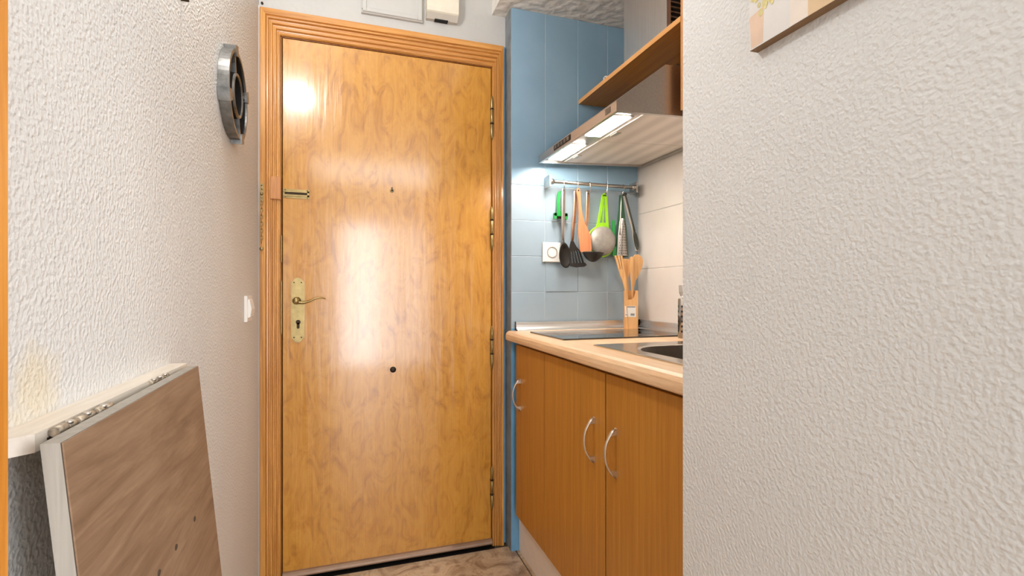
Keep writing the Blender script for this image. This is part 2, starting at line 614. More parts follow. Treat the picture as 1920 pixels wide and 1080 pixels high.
# niche: blue wall with painted tiles, return face, white tiled back wall
wa = MB()
wa.box(0.6465, 1.36, YB + 0.0014, YD + 0.1, 0, ZS, 0)
wall_blue = struct('wall_niche_left', wa, 'bluegrout')
obj('return_face', MB().box(0.6435, 0.6465, YB + 0.002, YD, 0, ZS), 'greyblue', wall_blue, 'grey blue narrow return of the wall')
obj('lower_wall', MB().box(0.6445, 1.25, YB, YB + 0.0014, 0, 0.935), 'bluepaint', wall_blue, 'sky blue painted wall below the worktop')
xe = [0.6445, 0.797, 0.951, 1.098, 1.254]
ze = [0.938, 1.088, 1.239, 1.390, 1.540]
for i in range(4):
    for j in range(4):
        fy = YB - 0.0006 * random.random()
        if (i, j) == (1, 1):
            fy -= 0.003
        obj('tile', MB().cham(1, -1, YB + 0.006, fy, xe[i] + (0.0008 if i else 0), xe[i + 1] - 0.0008, ze[j] + 0.0008, ze[j + 1] - 0.0008, 0.0015),
            'lowtile', wall_blue)
    obj('tile', MB().cham(1, -1, YB + 0.006, YB - 0.0005 * random.random(), xe[i] + (0.0008 if i else 0), xe[i + 1] - 0.0008, 1.5408, ZS, 0.0015),
        'bluetile', wall_blue)
wb = struct('wall_back', MB().box(XB + 0.0018, XB + 0.12, YN, YB + 0.1, 0, ZS), 'grout')
ye = [1.958, 1.625, 1.29, 0.955, 0.786]
zb = [0.94, 1.19, 1.44, 1.69, 1.94, 2.275]
for i in range(4):
    for j in range(5):
        obj('tile', MB().cham(0, -1, XB + 0.006, XB - 0.0005 * random.random(), ye[i + 1] + 0.001, ye[i] - 0.001, zb[j] + 0.001, zb[j + 1] - 0.001, 0.0015),
            'whitetile', wb)

# ---------------------------------------------------------------- door casing (fluted, mitred)
trim = sgroup('trim_2', (0.16, YD, 0))
prof = [(0, 0.0), (0, 0.012), (0.05, 0.0165), (0.10, 0.0165), (0.14, 0.0115), (0.18, 0.012), (0.22, 0.019), (0.29, 0.019), (0.33, 0.013),
        (0.37, 0.0135), (0.41, 0.021), (0.48, 0.021), (0.52, 0.015), (0.56, 0.0155), (0.60, 0.023), (0.66, 0.0235), (0.70, 0.019), (0.73, 0.0245),
        (0.97, 0.0245), (1.0, 0.020), (1.0, 0)]
xi0, xi1, zt = -0.2455, 0.582, 2.052
wl, wr_, wt = 0.0685, 0.0490, 0.092


def casing(name, fa, fb, m):
    mb = MB()
    n = len(prof)
    vs = []
    for u, d in prof:
        vs.append(fa(u, d))
    for u, d in prof:
        vs.append(fb(u, d))
    fs = [(i, i + 1, n + i + 1, n + i) for i in range(n - 1)]
    fs += [tuple(range(n)), tuple(range(2 * n - 1, n - 1, -1))]
    mb.add(vs, fs)
    return obj(name, mb, m, trim)


casing('side_casing', lambda u, d: (xi0 - u * wl, YD - d, 0.0), lambda u, d: (xi0 - u * wl, YD - d, zt + u * wt), 'pine')
casing('side_casing', lambda u, d: (xi1 + u * wr_, YD - d, 0.0), lambda u, d: (xi1 + u * wr_, YD - d, zt + u * wt), 'pine')
casing('head_casing', lambda u, d: (xi0 - u * wl, YD - d, zt + u * wt), lambda u, d: (xi1 + u * wr_, YD - d, zt + u * wt), 'pine_h')
obj('sealant_bead', MB().prism([(-0.3199, 2.020), (-0.3125, 2.034), (-0.3125, 2.0395), (-0.3199, 2.0395)], XY, 0.0, 2.15), 'white', trim, 'white filler between casing and left wall')
jb = MB()
jb.box(-0.2500, -0.2420, 2.034, 2.14, 0, 2.055).box(0.5795, 0.588, 2.034, 2.14, 0, 2.055).box(-0.25, 0.588, 2.034, 2.14, 2.0485, 2.06)
obj('jamb', jb, 'jamb', trim)
obj('repair_block', MB().cham(1, -1, YD - 0.01, YD - 0.0255, -0.2790, -0.2430, 1.434, 1.518, 0.0015), 'block', trim, 'plain wooden block let into the fluted casing')
obj('strike_plate', MB().box(-0.2425, -0.2405, 2.022, 2.06, 1.20, 1.30).box(-0.2425, -0.2405, 2.022, 2.06, 0.93, 1.13), 'oldbrass', trim)

# ---------------------------------------------------------------- front door
door = sgroup('door_1', (0.17, 2.03, 0.03))
YF = 2.030
obj('door_leaf', MB().cham(1, -1, 2.072, YF, -0.2385, 0.5765, 0.030, 2.0445, 0.0015), 'veneer', door)
sw = MB()
sw.prism([(2.030, 0.014), (2.016, 0.014), (2.011, 0.016), (2.010, 0.021), (2.013, 0.028), (2.020, 0.033), (2.030, 0.034)], YZ, -0.238, 0.578, smooth=False)
obj('draught_strip', sw, 'sweep', door, 'brown metal draught strip along the bottom edge')
hinge_me = ring_me = None
for zt_, zb_ in ((1.9268, 1.7372), (1.4540, 1.2640), (0.9420, 0.7560), (0.3440, 0.1540)):
    H = zt_ - zb_
    mb = MB()
    r = 0.0068
    pr = [(0.0005, 0), (0.003, 0.004), (0.005, 0.014), (r, 0.022), (r, H * 0.36), (r * 0.9, H * 0.365), (r, H * 0.37), (r, H * 0.66), (r * 0.9, H * 0.665),
          (r, H * 0.67), (r, H - 0.022), (0.005, H - 0.014), (0.003, H - 0.004), (0.0005, H)]
    mb.lathe((0.5785, 2.0235, zb_), 'z', pr, 14)
    h = obj('hinge', mb, 'brass', door)
    for fr_ in (0.365, 0.69):
        obj('hinge_ring', MB().cyl((0.5785, 2.0235, zb_ + H * fr_), 'z', r + 0.0012, -0.003, 0.003, 14), 'darkmetal', h, 'dark ring between knuckles')

# handle plate
pc = (-0.1855, 1.0195)
hw, hh = 0.0235, 0.1235
out = [(-hw, -hh + 0.018), (-hw * 0.78, -hh + 0.014), (-hw * 0.42, -hh + 0.003), (0, -hh), (hw * 0.42, -hh + 0.003), (hw * 0.78, -hh + 0.014), (hw, -hh + 0.018)]
out += [(x, -z) for x, z in reversed(out)]


def scaled(pts, sx, sz):
    return [(pc[0] + x * sx, pc[1] + z * sz) for x, z in pts]


mb = MB()
mb.prism(scaled(out, 1.0, 1.0), XZ, YF, YF - 0.003)
mb.prism(scaled(out, 0.86, 0.965), XZ, YF - 0.003, YF - 0.006)
plate = obj('handle_plate', mb, 'brass', door, 'long brass handle plate with stepped ends')
mb = MB()
mb.lathe((-0.188, YF - 0.006, 1.055), 'y', [(0.0005, -0.046), (0.010, -0.046), (0.0125, -0.040), (0.012, -0.03), (0.009, -0.022), (0.009, -0.008), (0.014, 0), (0.0005, 0)], 18)
lv = [(-0.188, YF - 0.042, 1.055), (-0.176, YF - 0.045, 1.0485), (-0.160, YF - 0.047, 1.0475), (-0.142, YF - 0.048, 1.0535), (-0.124, YF - 0.048, 1.0625),
      (-0.108, YF - 0.047, 1.0665), (-0.096, YF - 0.046, 1.0655), (-0.086, YF - 0.045, 1.0615)]
mb.tube(lv, [0.008, 0.0075, 0.0065, 0.0055, 0.005, 0.0045, 0.004, 0.0025], 10, 0, 0.75)
obj('lever', mb, 'brass', plate)
mb = MB()
mb.cyl((-0.1840, YF - 0.006, 0.974), 'y', 0.0085, 0.0, -0.0012, 18).prism(rrect(-0.189, -0.179, 0.949, 0.972, 0.0045), XZ, YF - 0.006, YF - 0.0072)
obj('lock_cylinder', mb, 'darkmetal', plate, 'dark profile cylinder lock')
for x, z in ((-0.1985, 1.124), (-0.1725, 1.124), (-0.1725, 0.916), (-0.1985, 0.916)):
    obj('screw', MB().cyl((x, YF - 0.006, z), 'y', 0.0026, 0.0, -0.0012, 10), 'darkmetal', plate)
# chain slide plate on the leaf
mb = MB()
mb.box(-0.2365, -0.1455, YF - 0.003, YF, 1.4425, 1.4765)
mb.box(-0.2365, -0.1455, YF - 0.008, YF - 0.003, 1.4645, 1.4700).box(-0.2365, -0.1455, YF - 0.008, YF - 0.003, 1.4500, 1.4555)
mb.box(-0.1520, -0.1455, YF - 0.008, YF - 0.003, 1.4500, 1.4700)
sl = obj('chain_slide', mb, 'brass', door, 'brass slotted slide for the door chain')
obj('slide_slot', MB().box(-0.2310, -0.1525, YF - 0.0042, YF - 0.003, 1.4556, 1.4644), 'darkmetal', sl)
for x in (-0.229, -0.152):
    for z in (1.4732, 1.4460):
        obj('screw', MB().cyl((x, YF - 0.003, z), 'y', 0.002, 0.0, -0.001, 8), 'darkmetal', sl)
mb = MB().lathe((0.1628, YF, 1.4950), 'y', [(0.0045, 0.0), (0.0075, 0.0), (0.0075, -0.002), (0.0045, -0.002)], 18)
pp = obj('peephole', mb, 'brass', door)
obj('peephole_lens', MB().cyl((0.1628, YF, 1.4950), 'y', 0.0050, 0.0, -0.0012, 14), 'dark', pp)
obj('peephole_pivot', MB().cyl((0.1628, YF, 1.5055), 'y', 0.0028, 0.0, -0.0012, 10), 'darkmetal', pp)
obj('screw_cap', MB().lathe((0.167, YF, 0.7755), 'y', [(0.012, 0.0), (0.012, -0.0015), (0.006, -0.003), (0.0005, -0.0032)], 18), 'darkmetal', door, 'dark round cap low on the leaf')

# security chain on the casing
ch = thing('door_chain', 'brass security chain hanging on the left side of the door casing', 'door chain', (-0.307, 2.016, 1.2458))
yc = YD - 0.0245
mb = MB().box(-0.3135, -0.3005, yc - 0.002, yc, 1.425, 1.489)
mb.lathe((-0.307, yc - 0.002, 1.450), 'y', [(0.0006, -0.008), (0.005, -0.007), (0.006, 0.0)], 12)
pl = obj('mounting_plate', mb, 'oldbrass', ch)
for z in (1.481, 1.467):
    obj('screw', MB().cyl((-0.307, yc - 0.002, z), 'y', 0.0024, 0.0, -0.0012, 10), 'darkmetal', pl)


def link(c, h, wd, face):
    pts = []
    for k in range(13):
        a = 2 * PI * k / 12
        du, dz = wd * math.cos(a), h * math.sin(a)
        pts.append((c[0] + (du if face else 0), c[1] + (0 if face else du), c[2] + dz))
    return MB().tube(pts, 0.0011, 6, 0, 1.0, (0, 1, 0.01) if face else (1, 0, 0.01), False)


L1 = L2 = None
for k in range(14):
    z = 1.442 - 0.0128 * k
    face = k % 2 == 0
    if k < 2:
        o = obj('chain_link', link((-0.307, yc - 0.0045, z), 0.0082, 0.0045, face), 'oldbrass', ch)
        if k == 0: L1 = (o, z)
        else: L2 = (o, z)
    else:
        src, z0 = L1 if face else L2
        o = src.copy()
        COL.objects.link(o)
        o.parent = ch
        o.matrix_parent_inverse = Matrix.Translation(-ch.location)
        o.location.z = src.location.z + z - z0
obj('chain_knob', MB().lathe((-0.307, yc, 1.2475), 'y', [(0.0006, -0.012), (0.005, -0.012), (0.0065, -0.0105), (0.0065, -0.008), (0.003, -0.006), (0.003, 0)], 16), 'brass', ch)

# ---------------------------------------------------------------- boxes above the door
jc = thing('junction_box_cover', 'white painted square cover plate on the wall above the door', 'cover plate', (0.17, YD, 2.187))
x0, x1, z0, z1 = 0.045, 0.286, 2.190, 2.40
mb = MB().cham(1, -1, YD, YD - 0.016, x0, x1, z0, z1, 0.004)
obj('base_plate', mb, 'wall_w', jc)
mb = MB()
q = 0.020
for a0, a1, b0, b1 in ((x0 + 0.004, x0 + q, z0 + 0.004, z1 - 0.004), (x1 - q, x1 - 0.004, z0 + 0.004, z1 - 0.004), (x0 + q, x1 - q, z0 + 0.004, z0 + q), (x0 + q, x1 - q, z1 - q, z1 - 0.004)):
    mb.cham(1, -1, YD - 0.0155, YD - 0.021, a0, a1, b0, b1, 0.002)
obj('raised_frame', mb, 'wall_w', jc)
obj('corner_clip', MB().cyl((x0 + 0.006, YD - 0.016, z0 + 0.012), 'y', 0.004, 0, -0.003, 10), 'dark', jc)
chm = thing('door_chime', 'cream plastic door chime box above the right half of the door', 'door chime', (0.364, YD, 2.209))
obj('case', MB().prism([(YD, 2.226), (YD - 0.034, 2.226), (YD - 0.042, 2.232), (YD - 0.046, 2.245), (YD - 0.046, 2.33), (YD - 0.038, 2.34), (YD, 2.34)], YZ, 0.298, 0.4285), 'cream', chm)
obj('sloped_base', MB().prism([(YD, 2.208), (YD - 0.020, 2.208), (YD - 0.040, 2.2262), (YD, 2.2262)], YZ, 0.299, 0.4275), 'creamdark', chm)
obj('slot', MB().box(0.333, 0.388, YD - 0.0235, YD - 0.004, 2.2055, 2.2100), 'dark', chm)
tag(obj('screw_hook', MB().cyl((-0.309, YD, 2.166), 'y', 0.0045, 0.0, -0.006, 10), 'darkmetal'), 'small dark screw in the white wall above the left door corner', 'screw')
tag(obj('wall_nail', MB().cyl((XL, 1.143, 1.676), 'x', 0.003, 0.0, 0.014, 8), 'darkmetal'), 'dark nail sticking out of the textured left wall near the top', 'nail')

# ---------------------------------------------------------------- base cabinets, plinth, worktop
XF = 0.650
ZT = 0.926
hm = None


def bow_handle(y, zc):
    n = 12
    H = 0.062
    path, rad = [], []
    for i in range(n + 1):
        u = -1 + 2 * i / n
        path.append((XF - 0.004 - 0.028 * (1 - abs(u) ** 2.2), y, zc + u * H))
        rad.append(0.0065 - 0.0022 * (1 - abs(u) ** 3))
    mb = MB().tube(path, rad, 10, 0, 0.55, (1, 0, 0))
    for s in (-1, 1):
        mb.prism([(XF, zc + s * 0.064), (XF, zc + s * 0.046), (XF - 0.016, zc + s * 0.046), (XF - 0.013, zc + s * 0.052)], lambda a, b, d: (a, d, b), y - 0.005, y + 0.005)
    return mb


cabs = [(1.607, 1.9145, 1.8620, 'narrow beech base cabinet against the blue wall, handle at its far edge', True),
        (1.1740, 1.6055, 1.2350, 'middle beech base cabinet under the cooktop, handle near its right edge', True),
        (0.7860, 1.1690, 1.1170, 'nearest beech base cabinet under the sink beside the white wall end', True)]
for y0, y1, yh, lab, _ in cabs:
    cb = thing('base_cabinet', lab, 'cabinet', (0.95, (y0 + y1) / 2, 0.172), 'beech base cabinets under the worktop')
    mb = MB()
    zc0, zc1 = 0.174, 0.7 if y0 < 1.3 else 0.884
    mb.box(XF + 0.0185, 1.24, y0 + 0.0005, y0 + 0.016, 0.174, zc1).box(XF + 0.0185, 1.24, y1 - 0.016, y1 - 0.0005, 0.174, zc1)
    mb.box(XF + 0.0185, 1.24, y0 + 0.016, y1 - 0.016, 0.174, 0.19).box(1.23, 1.24, y0 + 0.016, y1 - 0.016, 0.19, zc1)
    mb.box(XF + 0.0185, XF + 0.034, y0 + 0.016, y1 - 0.016, 0.84 if zc1 > 0.8 else zc1 - 0.05, 0.884 if zc1 > 0.8 else zc1)
    obj('carcass', mb, 'cabedge', cb)
    d = obj('cabinet_door', MB().cham(0, -1, XF + 0.018, XF, y0 + 0.0012, y1 - 0.0012, 0.172, 0.872, 0.001), 'cab', cb)
    obj('handle', bow_handle(yh, 0.6765), 'nickel', d, 'curved satin metal bow handle')
tag(obj('plinth_board', MB().box(0.678, 0.694, 0.787, 1.957, 0.001, 0.171), 'plinth'), 'cream white plinth board below the beech cabinets', 'plinth')

wt_ = thing('worktop', 'light beech kitchen worktop with a rounded front edge', 'worktop', (0.93, 1.37, 0.886))
mb = MB()
nose = [(0.70, 0.886), (0.624, 0.886), (0.6195, 0.890), (0.618, 0.900), (0.6195, 0.912), (0.625, 0.921), (0.635, 0.9255), (0.70, ZT)]
mb.prism(nose, lambda a, b, d: (a, d, b), 0.786, 1.957)
hx0, hx1, hy0, hy1 = 0.745, 1.135, 0.845, 1.275
mb.box(0.70, hx0, 0.786, 1.957, 0.886, ZT).box(hx1, 1.25, 0.786, 1.957, 0.886, ZT)
mb.box(hx0, hx1, 0.786, hy0, 0.886, ZT).box(hx0, hx1, hy1, 1.957, 0.886, ZT)
obj('slab', mb, 'worktop', wt_)
# concave aluminium upstand: blue wall side and back wall side
cove = [(0, 0), (0.026, 0), (0.025, 0.003), (0.017, 0.007), (0.011, 0.014), (0.008, 0.023), (0.007, 0.034), (0, 0.036)]
mb = MB().prism([(YB - 0.0045 - a, ZT + b) for a, b in cove], lambda a, b, d: (d, a, b), 0.662, 1.2535)
up = obj('upstand', mb, 'alu', wt_, 'bright aluminium strip along the blue wall')
obj('end_cap', MB().prism([(YB - 0.0035 - a * 1.05, ZT + b * 1.05) for a, b in cove], lambda a, b, d: (d, a, b), 0.6590, 0.6620), 'darkmetal', up)
mb = MB().prism([(XB - 0.003 - a, ZT + b) for a, b in cove], lambda a, b, d: (a, d, b), 0.79, 1.932)
obj('upstand', mb, 'alu', wt_, 'aluminium strip along the white wall')
obj('corner_cap', MB().prism([(1.226, 1.936), (1.240, 1.924), (1.251, 1.936), (1.251, 1.953), (1.230, 1.953)], XY, ZT, ZT + 0.037), 'darkmetal', wt_)

ck = thing('cooktop', 'black glass cooktop set in the beech worktop by the blue wall', 'cooktop', (0.93, 1.67, ZT))
obj('glass_plate', MB().cham(2, 1, ZT + 0.0002, ZT + 0.005, 0.681, 1.19, 1.512, 1.832, 0.001), 'glass', ck)
for cx, r in ((0.80, 0.070), (1.03, 0.092)):
    obj('cooking_zone', MB().lathe((cx, 1.672, ZT + 0.005), 'z', [(r, 0), (r, 0.0003), (r + 0.0018, 0.0003), (r + 0.0018, 0)], 40), 'greyink', ck, 'thin grey ring marking a cooking zone')

sk = thing('sink', 'stainless steel inset sink in the worktop beside the white wall end', 'sink', (0.93, 1.07, ZT))
outer = rrect(0.703, 1.175, 0.80, 1.345, 0.006, 6)
inner = rrect(0.762, 1.12, 0.862, 1.262, 0.12, 6)
n = len(outer)
mb = MB()
ins = rrect(0.709, 1.169, 0.806, 1.339, 0.006, 6)
lip = rrect(0.754, 1.128, 0.854, 1.270, 0.124, 6)
rings = [(outer, ZT + 0.0003), (outer, ZT + 0.003), (ins, ZT + 0.0042), (lip, ZT + 0.0035), (inner, ZT + 0.001), (rrect(0.766, 1.116, 0.866, 1.258, 0.118, 6), ZT - 0.02),
         (rrect(0.774, 1.108, 0.874, 1.250, 0.11, 6), ZT - 0.14), (rrect(0.794, 1.088, 0.894, 1.230, 0.10, 6), ZT - 0.155), (rrect(0.92, 0.96, 1.04, 1.08, 0.019, 6), ZT - 0.16)]


def loft(rr):
    m_ = MB()
    vs_ = [(x, y, z) for ring, z in rr for x, y in ring]
    fs_ = [(i * n + k, i * n + (k + 1) % n, (i + 1) * n + (k + 1) % n, (i + 1) * n + k) for i in range(len(rr) - 1) for k in range(n)]
    return m_.add(vs_, fs_, 0, False)


obj('rim', loft(rings[:5]), 'sinksteel', sk, 'polished flat steel rim')
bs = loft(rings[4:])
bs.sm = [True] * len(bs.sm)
obj('basin', bs, 'shadedsteel', sk, 'steel basin darkened to show its shade')
obj('drain', MB().lathe((0.94, 1.06, ZT - 0.162), 'z', [(0.032, 0.002), (0.03, 0.005), (0.012, 0.003), (0.0005, 0.003)], 20), 'chrome', sk)

# ---------------------------------------------------------------- hood, shelf, side panel
hood = thing('range_hood', 'stainless steel range hood with two lit lamps above the cooktop', 'range hood', (1.0, 1.6, 1.622))
Y0, Y1 = 1.283, 1.912
ZL, ZH = 1.6235, 1.6550
x_f, x_b = 0.750, 1.2500
mb = MB()
body = [(x_f, 1.6320), (x_f, ZH), (0.920, 1.786), (x_b, 1.786), (x_b, 1.6585)]
mb.prism(body, lambda a, b, d: (a, d, b), Y0 + 0.001, Y1 - 0.001)
mb.box(x_f - 0.001, x_f + 0.009, Y0, Y1, ZL, ZH - 0.0005)
mb.box(x_b - 0.012, x_b, Y0 + 0.012, Y1 - 0.012, 1.646, 1.660)
for a, b in ((Y0, Y0 + 0.012), (Y1 - 0.012, Y1)):
    mb.prism([(x_f + 0.009, ZL + 0.0004), (x_f + 0.009, ZH - 0.0005), (x_b, ZH + 0.024), (x_b, 1.646)], lambda p, q_, d: (p, d, q_), a, b)
obj('canopy', mb, 'hoodsteel', hood)


def under(x):      # underside height at x
    return 1.6320 + (x - x_f - 0.01) / (x_b - 0.022 - x_f) * 0.0255


def slab_under(x0, x1, y0, y1, t):
    return MB().add([(x, y, under(x) - dz) for dz in (0, t) for x, y in ((x0, y0), (x1, y0), (x1, y1), (x0, y1))],
                    [(0, 1, 2, 3), (7, 6, 5, 4), (0, 4, 5, 1), (1, 5, 6, 2), (2, 6, 7, 3), (3, 7, 4, 0)])


for y0, y1 in ((1.298, 1.594), (1.598, 1.898)):
    ft = obj('grease_filter', slab_under(0.858, 1.236, y0, y1, 0.004), 'filter', hood, 'perforated aluminium grease filter')
    yl = y0 + 0.21
    obj('filter_latch', slab_under(0.862, 0.882, yl - 0.03, yl + 0.012, 0.0075), 'nickel', ft)
for y0, y1 in ((1.652, 1.866), (1.342, 1.540)):
    lm = obj('lamp', slab_under(0.770, 0.842, y0 - 0.006, y1 + 0.006, 0.002), 'hoodsteel', hood)
    obj('lamp_lens', slab_under(0.776, 0.834, y0, y1, 0.0045), 'lens', lm, 'glowing white lamp cover')
bp = obj('button_panel', MB().box(x_f - 0.0022, x_f, 1.60, 1.75, 1.631, 1.651), 'darkmetal', hood, 'dark strip of push buttons on the front lip')
for k in range(5):
    obj('button', MB().box(x_f - 0.0045, x_f - 0.0022, 1.612 + 0.027 * k, 1.629 + 0.027 * k, 1.635, 1.647), 'iron', bp)
obj('rating_plate', MB().box(x_f - 0.002, x_f, 1.318, 1.350, 1.632, 1.650), 'iron', hood)
CX, CY0, CY1 = 1.030, 1.431, 1.707
chim = MB()
chim.box(1.12, 1.25, 1.50, 1.66, 1.786, 1.9275).box(CX, 1.25, CY0 + 0.004, CY1, 1.9275, ZS)
chim.box(CX, CX + 0.016, CY0, CY0 + 0.004, 1.9275, ZS).box(1.20, 1.25, CY0, CY0 + 0.004, 1.9275, ZS)
chim.box(CX + 0.016, 1.20, CY0, CY0 + 0.004, 1.9275, 1.955).box(CX + 0.016, 1.20, CY0, CY0 + 0.004, 2.215, ZS)
chimney = obj('chimney', chim, 'ductsteel', hood, 'square brushed steel duct cover')
obj('vent_recess', MB().box(CX + 0.016, 1.20, CY0 + 0.0035, CY0 + 0.0045, 1.955, 2.215), 'dark', chimney)
for k in range(15):
    z = 1.962 + 0.0172 * k
    obj('vent_slat', MB().prism([(CY0 + 0.0035, z + 0.008), (CY0 - 0.001, z + 0.003), (CY0 - 0.001, z), (CY0 + 0.0035, z)], YZ, CX + 0.017, 1.199), 'hoodsteel', chimney)

sh = MB()
ZA, ZB2 = 1.911, 1.927
sh.box(0.955, 1.118, 1.259, 1.957, ZA, ZB2).box(1.118, 1.25, 1.259, 1.498, ZA, ZB2).box(1.118, 1.25, 1.662, 1.957, ZA, ZB2)
shf = tag(obj('wall_shelf', sh, 'shelf'), 'orange beech shelf above the range hood around its steel duct', 'shelf')
obj('edge_band', MB().box(0.9542, 0.955, 1.259, 1.957, ZA - 0.0005, ZB2 + 0.0003), 'edgeband', shf, 'paler orange edge band')
tag(obj('side_panel', MB().box(0.955, 1.25, 1.2405, 1.2585, 1.64, ZS), 'panel'), 'tall beech end panel beside the hood and shelf, seen edge on', 'panel')
wj = thing('shelf_jar', 'small white rounded jar standing on the beech shelf over the hood', 'jar', (1.0, 1.795, ZB2))
obj('jar_body', MB().lathe((1.0, 1.795, ZB2), 'z', [(0.0005, 0.0), (0.012, 0.0), (0.0135, 0.006), (0.012, 0.018), (0.007, 0.024), (0.0005, 0.024)], 18), 'white', wj)
obj('jar_cap', MB().lathe((1.0, 1.795, ZB2 + 0.024), 'z', [(0.007, 0.0), (0.0125, 0.004), (0.0125, 0.013), (0.008, 0.020), (0.0005, 0.021)], 18), 'white', wj)
obj('cap_hole', MB().cyl((0.9905, 1.788, ZB2 + 0.034), 'x', 0.0028, -0.0012, 0.004, 8), 'dark', wj)

# ---------------------------------------------------------------- utensil rail and what hangs on it
YR, ZR = 1.916, 1.553
rail = thing('utensil_rail', 'steel hanging rail on the blue tiles under the hood', 'rail', (1.0, YR, ZR))
obj('bar', MB().cyl((0, YR, ZR), 'x', 0.0075, 0.800, 1.213, 16), 'steel', rail)
for xx, s in ((0.797, 1), (1.214, -1)):
    mb = MB().box(xx - 0.004, xx + 0.004, YR - 0.014, YB - 0.0005, ZR - 0.024, ZR + 0.024)
    mb.cyl((xx, YR, ZR), 'x', 0.0115, 0.0, s * 0.020, 16)
    obj('bracket', mb, 'steel', rail)


def hook(x, label, tilt=0.0):
    t = thing('s_hook', label, 'hook', (x, YR, ZR - 0.036), 'steel hooks on the utensil rail')
    path = []
    for k in range(9):
        a = PI * (1.15 - 1.15 * k / 8)
        path.append((x, YR + 0.0100 * math.cos(a), ZR + 0.0100 * math.sin(a)))
    path = path[::-1]
    path = [(x, YR + 0.0100, ZR - 0.006)] + path
    path = [(p[0], 2 * YR - p[1], p[2]) for p in path]
    path = path[::-1]
    # down the front and curl up at the bottom
    path += [(x + tilt * 0.5, YR - 0.0098, ZR - 0.016)]
    for k in range(7):
        a = PI + PI * k / 6
        path.append((x + tilt, YR - 0.0015 + 0.0080 * math.cos(a), ZR - 0.030 + 0.0080 * math.sin(a)))
    obj('wire', MB().tube(path, 0.0016, 8, 0, 1.0, (1, 0, 0)), 'chrome', t)
    return t


hook(0.862, 'first steel hook from the left on the rail, carrying the black serving spoon')
hook(0.927, 'second steel hook from the left on the rail, carrying the wooden spatula')
hook(0.985, 'third steel hook from the left on the rail, carrying the black ladle')
hook(1.069, 'fourth steel hook from the left on the rail, carrying the lime strainer', -0.004)
hook(1.152, 'rightmost steel hook on the rail, carrying the grater and the tongs', -0.008)


def grip(pts, widths, y, th):
    return MB().tube([(x, y, z) for x, z in pts], widths, 12, 0, th / (2 * max(widths)), (0, 1, 0))


def strip(pts, widths, y, th):
    """flat handle: centre line (x,z), half widths, at depth y with thickness th"""
    L = [(x - w_, z) for (x, z), w_ in zip(pts, widths)]
    R = [(x + w_, z) for (x, z), w_ in zip(pts, widths)]
    mb = MB()
    n_ = len(pts)
    vs = []
    for d in (y - th / 2, y + th / 2):
        vs += [(x, d, z) for x, z in L] + [(x, d, z) for x, z in R]
    fs = []
    for i in range(n_ - 1):
        fs += [(i, i + 1, n_ + i + 1, n_ + i), (2 * n_ + i, 3 * n_ + i, 3 * n_ + i + 1, 2 * n_ + i + 1),
               (i, 2 * n_ + i, 2 * n_ + i + 1, i + 1), (n_ + i, n_ + i + 1, 3 * n_ + i + 1, 3 * n_ + i)]
    fs += [(0, n_, 3 * n_, 2 * n_), (n_ - 1, 3 * n_ - 1, 4 * n_ - 1, 2 * n_ - 1)]
    return mb.add(vs, fs)


# peeler
t = thing('vegetable_peeler', 'green plastic peeler hanging behind the black spoon at the rail', 'peeler', (0.85, 1.935, 1.40))
obj('grip', strip([(0.8535, 1.518), (0.849, 1.505), (0.8465, 1.47), (0.848, 1.435), (0.852, 1.424)], [0.004, 0.0062, 0.0066, 0.0062, 0.010], 1.934, 0.009), 'green', t)
mb = MB().prism(rrect(0.826, 0.889, 1.411, 1.425, 0.006, 4), XZ, 1.928, 1.940)
mb.prism(rrect(0.826, 0.838, 1.398, 1.424, 0.004, 4), XZ, 1.928, 1.940).prism(rrect(0.877, 0.889, 1.398, 1.424, 0.004, 4), XZ, 1.928, 1.940)
obj('yoke', mb, 'green', t)
obj('blade', MB().box(0.836, 0.879, 1.932, 1.936, 1.400, 1.410), 'darkmetal', t)
# serving spoon
t = thing('serving_spoon', 'black nylon serving spoon with steel handle in front of the socket', 'spoon', (0.868, 1.916, 1.19))
obj('handle', grip([(0.8625, 1.526), (0.8625, 1.52), (0.8620, 1.50), (0.8610, 1.42), (0.8605, 1.34), (0.8605, 1.296)], [0.004, 0.0082, 0.0092, 0.0088, 0.0072, 0.006], 1.915, 0.007), 'steel', t)
obj('handle_hole', MB().cyl((0.8625, 1.9118, 1.5185), 'y', 0.0032, -0.0006, 0.0004, 10), 'dark', t)
mb = MB().shell((0.8690, 1.911, 1.243), (1, 0.25, 0), (-0.12, -0.1, 1), (0, -1, -0.15), 0.0305, 0.054, 0.016, 0.003, 6, 24, 0, -0.15)
mb.tube([(0.8605, 1.915, 1.306), (0.862, 1.918, 1.290), (0.864, 1.922, 1.272)], [0.0062, 0.008, 0.010], 10, 0, 0.6, (0, 1, 0))
obj('bowl', mb, 'black', t)
# turner
t = thing('slotted_turner', 'black slotted turner with warm steel handle, hanging next to the spoon', 'turner', (0.93, 1.925, 1.195))
obj('handle', grip([(0.9265, 1.526), (0.926, 1.52), (0.925, 1.48), (0.921, 1.42), (0.914, 1.36), (0.909, 1.298)], [0.005, 0.0085, 0.0092, 0.0085, 0.0072, 0.006], 1.928, 0.006), 'copper', t)
mb = MB()
mb.prism([(0.902, 1.305), (0.915, 1.305), (0.928, 1.283), (0.943, 1.268), (0.892, 1.258), (0.896, 1.280)], XZ, 1.924, 1.928)
tops = [(0.892 + 0.0098 * k) for k in range(6)]
for k in range(5):
    xt = 0.8935 + 0.0105 * k
    zt1 = 1.2595 + 0.0021 * k
    xb_, zb1 = 0.897 + 0.0148 * k, 1.208
    mb.prism([(xt, zt1), (xt + 0.0068, zt1 + 0.001), (xb_ + 0.0085, zb1), (xb_, zb1)], XZ, 1.920, 1.924)
